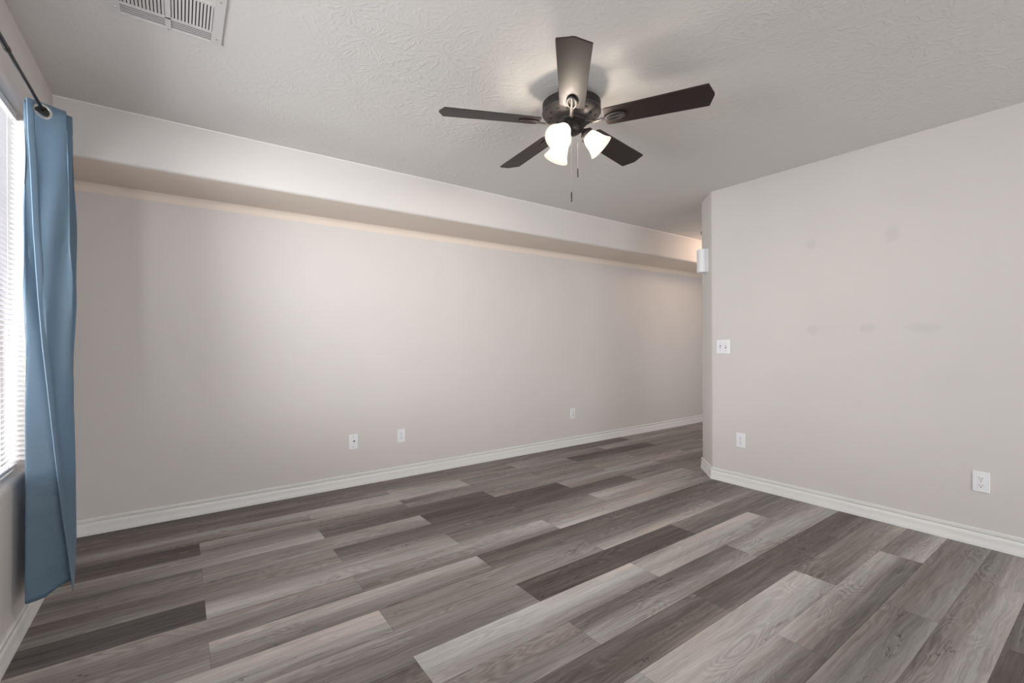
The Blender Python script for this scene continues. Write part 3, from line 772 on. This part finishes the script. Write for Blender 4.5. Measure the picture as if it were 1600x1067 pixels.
# light kit: three arms, fitters, bell shades, bulbs
LK = math.radians(-39)
for i in range(3):
    a = LK + i*2*PI/3
    base = Matrix.Rotation(a, 4, 'Z')
    bm = bmesh.new(); tube(bm, [base @ Vector(p) for p in ((.040, 0, Z(2.232)), (.052, 0, Z(2.231)), (.060, 0, Z(2.226)), (.066, 0, Z(2.218)))], [.010, .010, .011, .012], 14)
    fa = lobj('lamp_arm', bm, M_metal)
    mt = base @ Matrix.Translation((.062, 0, Z(2.222))) @ Matrix.Rotation(PI-math.radians(45), 4, 'Y')
    bm = bmesh.new(); lathe(bm, [(0, -.004), (.016, -.002), (.022, .004), (.031, .010), (.0345, .016), (.0345, .030), (.032, .031), (.030, .018), (0, .014)], 36, mt)
    obj('shade_fitter', bm, M_metal, fa)
    sh = [(.0295, .022), (.0315, .030), (.0365, .040), (.0420, .054), (.0460, .070), (.0500, .086), (.0555, .100), (.0620, .112), (.0665, .121)]
    inn = [(r-.003, z_) for r, z_ in sh][::-1]
    bm = bmesh.new(); lathe(bm, sh + [(.0655, .1225)] + inn, 48, mt, caps=False)
    so = lobj('lamp_shade', bm, M_lampglass)
    bm = bmesh.new(); lathe(bm, [(.010, .016), (.012, .030), (.013, .040), (.019, .052), (.0235, .064), (.0225, .076), (.016, .086), (0, .090)], 28, mt)
    lobj('bulb', bm, M_bulb)
    pl = point('fan_bulb_light', (0, 0, 0), BULB_POWER, (1.0, .91, .82), .020); pl.parent = fan
    pl.location = (mt @ Vector((0, 0, .062)))
# pull chains
lx, ly = CY*.026-SY*.022*-1, -SY*.026
for (dx, dy, zt, z1, z0) in ((1.6200-FX, 1.6675-FY, 2.235, 2.037, 1.990), (1.5952-FX, 1.6871-FY, 2.203, 1.918, 1.868)):
    bm = bmesh.new(); zz = Z(zt)
    tube(bm, [(dx, dy, Z(zt)), (dx, dy, Z(z1))], .0006, 6)
    while zz > Z(z1):
        bmesh.ops.create_icosphere(bm, subdivisions=1, radius=.0013, matrix=Matrix.Translation((dx, dy, zz))); zz -= .0034
    ch = lobj('pull_chain', bm, M_chain)
    bm = bmesh.new(); lathe(bm, [(0, z1-z0+.003), (.0022, z1-z0), (.0036, z1-z0-.006), (.0036, .006), (.0026, .002), (0, 0)], 14, Matrix.Translation((dx, dy, Z(z0)))); obj('fob', bm, M_fob, ch)

# ------------------------------------------------------------------ ceiling register
vn = thing('ceiling_vent', 'white square ceiling air register with louvered halves', 'vent', (-.0325, 2.140, H))
vx0, vx1, vy0, vy1 = -.1775, .1775, -.169, .169
bm = bmesh.new(); zf = -.006
box(bm, vx0, vx0+.030, vy0, vy1, zf, 0); box(bm, vx1-.036, vx1, vy0, vy1, zf, 0)
box(bm, vx0+.030, vx1-.036, vy0, vy0+.010, zf, 0); box(bm, vx0+.030, vx1-.036, vy1-.010, vy1, zf, 0)
box(bm, -.011, .007, vy0+.01, vy1-.01, zf, 0)
for s in (-1, 1):
    box(bm, vx0+.03, vx1-.036, *sorted((s*.085, s*.094)), zf, -.001)
bevel_all(bm, .0015, 2); obj('register_frame', bm, M_vent, vn)
bm = bmesh.new(); box(bm, vx0+.02, vx1-.02, vy0+.008, vy1-.008, -.0008, -.0002); obj('duct_opening', bm, M_duct, vn, smooth=False)
def louver_bm(along_y, a0, a1, b0_, b1_, n, tilt, wd):
    bm = bmesh.new()
    for i in range(n):
        c = lerp(a0, a1, (i+.5)/n)
        dx, dz = wd/2*math.cos(tilt), wd/2*math.sin(tilt)
        for q in (0,):
            p = [(c-dx, -.0035-abs(dz)+(-dz)), (c+dx, -.0035-abs(dz)+dz), (c+dx+.0006, -.0026-abs(dz)+dz), (c-dx+.0006, -.0026-abs(dz)-dz)]
            p = [(x_, z_+.0015) for x_, z_ in p]
            rows = [[((x_, e, z_) if along_y else (e, x_, z_)) for x_, z_ in p] for e in (b0_, b1_)]
            loft(bm, rows, closed=True)
    return bm
obj('louvers', louver_bm(True, -.1475, -.011, -.085, .085, 12, .25, .0078), M_vent, vn)
obj('louvers', louver_bm(True, .007, .1415, -.085, .085, 12, -.25, .0072), M_vent, vn)
for s in (-1, 1):
    for xa, xb in ((-.1475, -.011), (.007, .1415)):
        a0, a1 = sorted((s*.094, s*.159))
        obj('end_louvers', louver_bm(False, a0, a1, xa, xb, 5, .12*s, .0118), M_vent, vn)
for x_, y_ in ((.160, .128), (.160, -.128), (-.002, .164), (-.163, .128)):
    bm = bmesh.new(); lathe(bm, [(0, -.0022), (.003, -.0018), (.0036, 0), (0, 0)], 14, Matrix.Translation((x_, y_, zf))); obj('screw', bm, M_chrome, vn)

# ------------------------------------------------------------------ plates on the walls (built facing -Y, then turned)
def plate_bm(w_, h_):
    bm = bmesh.new(); r = .004
    prf_ = [(0, 0), (0, .0035), (.0015, .0055), (.0035, .0062)]
    rows = []
    for ins, d in prf_:
        x_, z_ = w_/2-ins, h_/2-ins
        rows.append([(-x_, -d, -z_), (x_, -d, -z_), (x_, -d, z_), (-x_, -d, z_)])
    vs_ = [[bm.verts.new(p) for p in r_] for r_ in rows]
    for a, b in zip(vs_, vs_[1:]):
        for i in range(4): bm.faces.new((a[i], a[(i+1) % 4], b[(i+1) % 4], b[i]))
    bm.faces.new(vs_[-1]); bm.faces.new(vs_[0][::-1])
    return bm
FWD = Matrix.Rotation(PI/2, 4, 'X')               # lathe axis -> -Y
def disc(parent, name, x_, z_, r, d0, d1, mat, sx=1, sz=1):
    bm = bmesh.new(); lathe(bm, [(0, d0), (r, d0), (r, d1-.0006), (r-.0006, d1), (0, d1)], 28, Matrix.Translation((x_, 0, z_)) @ FWD @ Matrix.Diagonal((sx, sz, 1, 1)))
    return obj(name, bm, mat, parent)
def duplex(label, loc, rot, group=None):
    t = thing('wall_outlet', label, 'outlet', loc, rot, group)
    obj('cover_plate', plate_bm(.071, .116), M_white, t, smooth=False)
    for s in (1, -1):
        so = disc(t, 'socket', 0, s*.0195, .0168, .004, .0078, M_white, 1, .82)
        bm = bmesh.new()
        for x_, hh in ((-.0063, .0045), (.0063, .0036)): box(bm, x_-.0011, x_+.0011, -.0083, -.0070, s*.0195+.0035-hh, s*.0195+.0035+hh)
        lathe(bm, [(0, .0070), (.0026, .0070), (.0026, .0083), (0, .0083)], 16, Matrix.Translation((0, 0, s*.0195-.0080)) @ FWD)
        obj('slots', bm, M_slot, so, smooth=False)
    disc(t, 'screw', 0, 0, .0028, .005, .0070, M_chrome)
    return t
ZO = .362
duplex('white duplex outlet on the far wall beside the cable plate', (1.548, YW-.0004, ZO), 0)
duplex('white outlet on the far wall deepest towards the hallway', (3.582, YW-.0004, ZO), 0)
duplex('white outlet on the right wall below the light switch', (XR-.0004, 1.9145, .366), -PI/2)
duplex('white outlet on the right wall nearest the camera at the picture edge', (XR-.0004, .5435, .364), -PI/2)
cp = thing('cable_plate', 'white cable jack plate low on the far wall, left of the outlets', 'wall plate', (1.138, YW-.0004, ZO), 0)
obj('cover_plate', plate_bm(.074, .122), M_white, cp, smooth=False)
disc(cp, 'cable_jack', .006, .004, .0048, .004, .015, M_chrome)
disc(cp, 'jack_collar', .006, .004, .0075, .004, .0078, M_slot)
for s in (1, -1): disc(cp, 'screw', 0, s*.042, .0030, .005, .0075, M_chrome)
sw = thing('light_switch', 'white double toggle light switch on the right wall by the corner', 'light switch', (XR-.0004, 2.058, 1.121), -PI/2)
obj('cover_plate', plate_bm(.114, .116), M_white, sw, smooth=False)
for s in (-1, 1):
    bm = bmesh.new(); box(bm, s*.023-.0052, s*.023+.0052, -.0068, -.0050, -.0120, .0120); sl = obj('switch_slot', bm, M_slot, sw, smooth=False)
    bm = bmesh.new(); v = box(bm, s*.023-.0042, s*.023+.0042, -.018, -.005, -.0055, .0055)
    bmesh.ops.rotate(bm, verts=v, cent=(s*.023, -.006, 0), matrix=Matrix.Rotation(-.45*s, 3, 'X')); bevel_all(bm, .001); obj('toggle', bm, M_white, sw)
    for q in (-1, 1): disc(sw, 'screw', s*.023, q*.030, .0026, .005, .0072, M_chrome)

# door chime on the chamfered corner
mid = ((C1[0]+C2[0])/2, (C1[1]+C2[1])/2)
dc = thing('door_chime', 'white door chime box with a rounded front high on the angled corner', 'door chime', (mid[0], mid[1], 1.772), -PI*.75)
bm = bmesh.new(); box(bm, -.070, .070, -.020, -.0005, 0, .205); bevel_all(bm, .003); obj('back_box', bm, M_white, dc)
bm = bmesh.new()
N = 20; sec = [(-.066, -.020)] + [(-.062*math.cos(PI*i/N), -.020-.058*math.sin(PI*i/N)**.8) for i in range(N+1)] + [(.066, -.020)]
prism(bm, sec, .004, .206); bevel_all(bm, .002, 2, .9); obj('rounded_cover', bm, M_white, dc)

# small sprinkler head on the hallway ceiling
sp = thing('ceiling_sprinkler', 'tiny dark sprinkler head on the ceiling at the hallway corner', 'sprinkler', (4.87, 2.99, H))
bm = bmesh.new(); lathe(bm, [(0, 0), (.032, 0), (.030, -.004), (.012, -.007), (0, -.007)], 28); obj('escutcheon', bm, M_white, sp)
bm = bmesh.new(); lathe(bm, [(0, -.006), (.009, -.006), (.008, -.020), (.004, -.022), (.004, -.034), (.014, -.036), (.014, -.038), (0, -.038)], 20); obj('nozzle', bm, M_slot, sp)
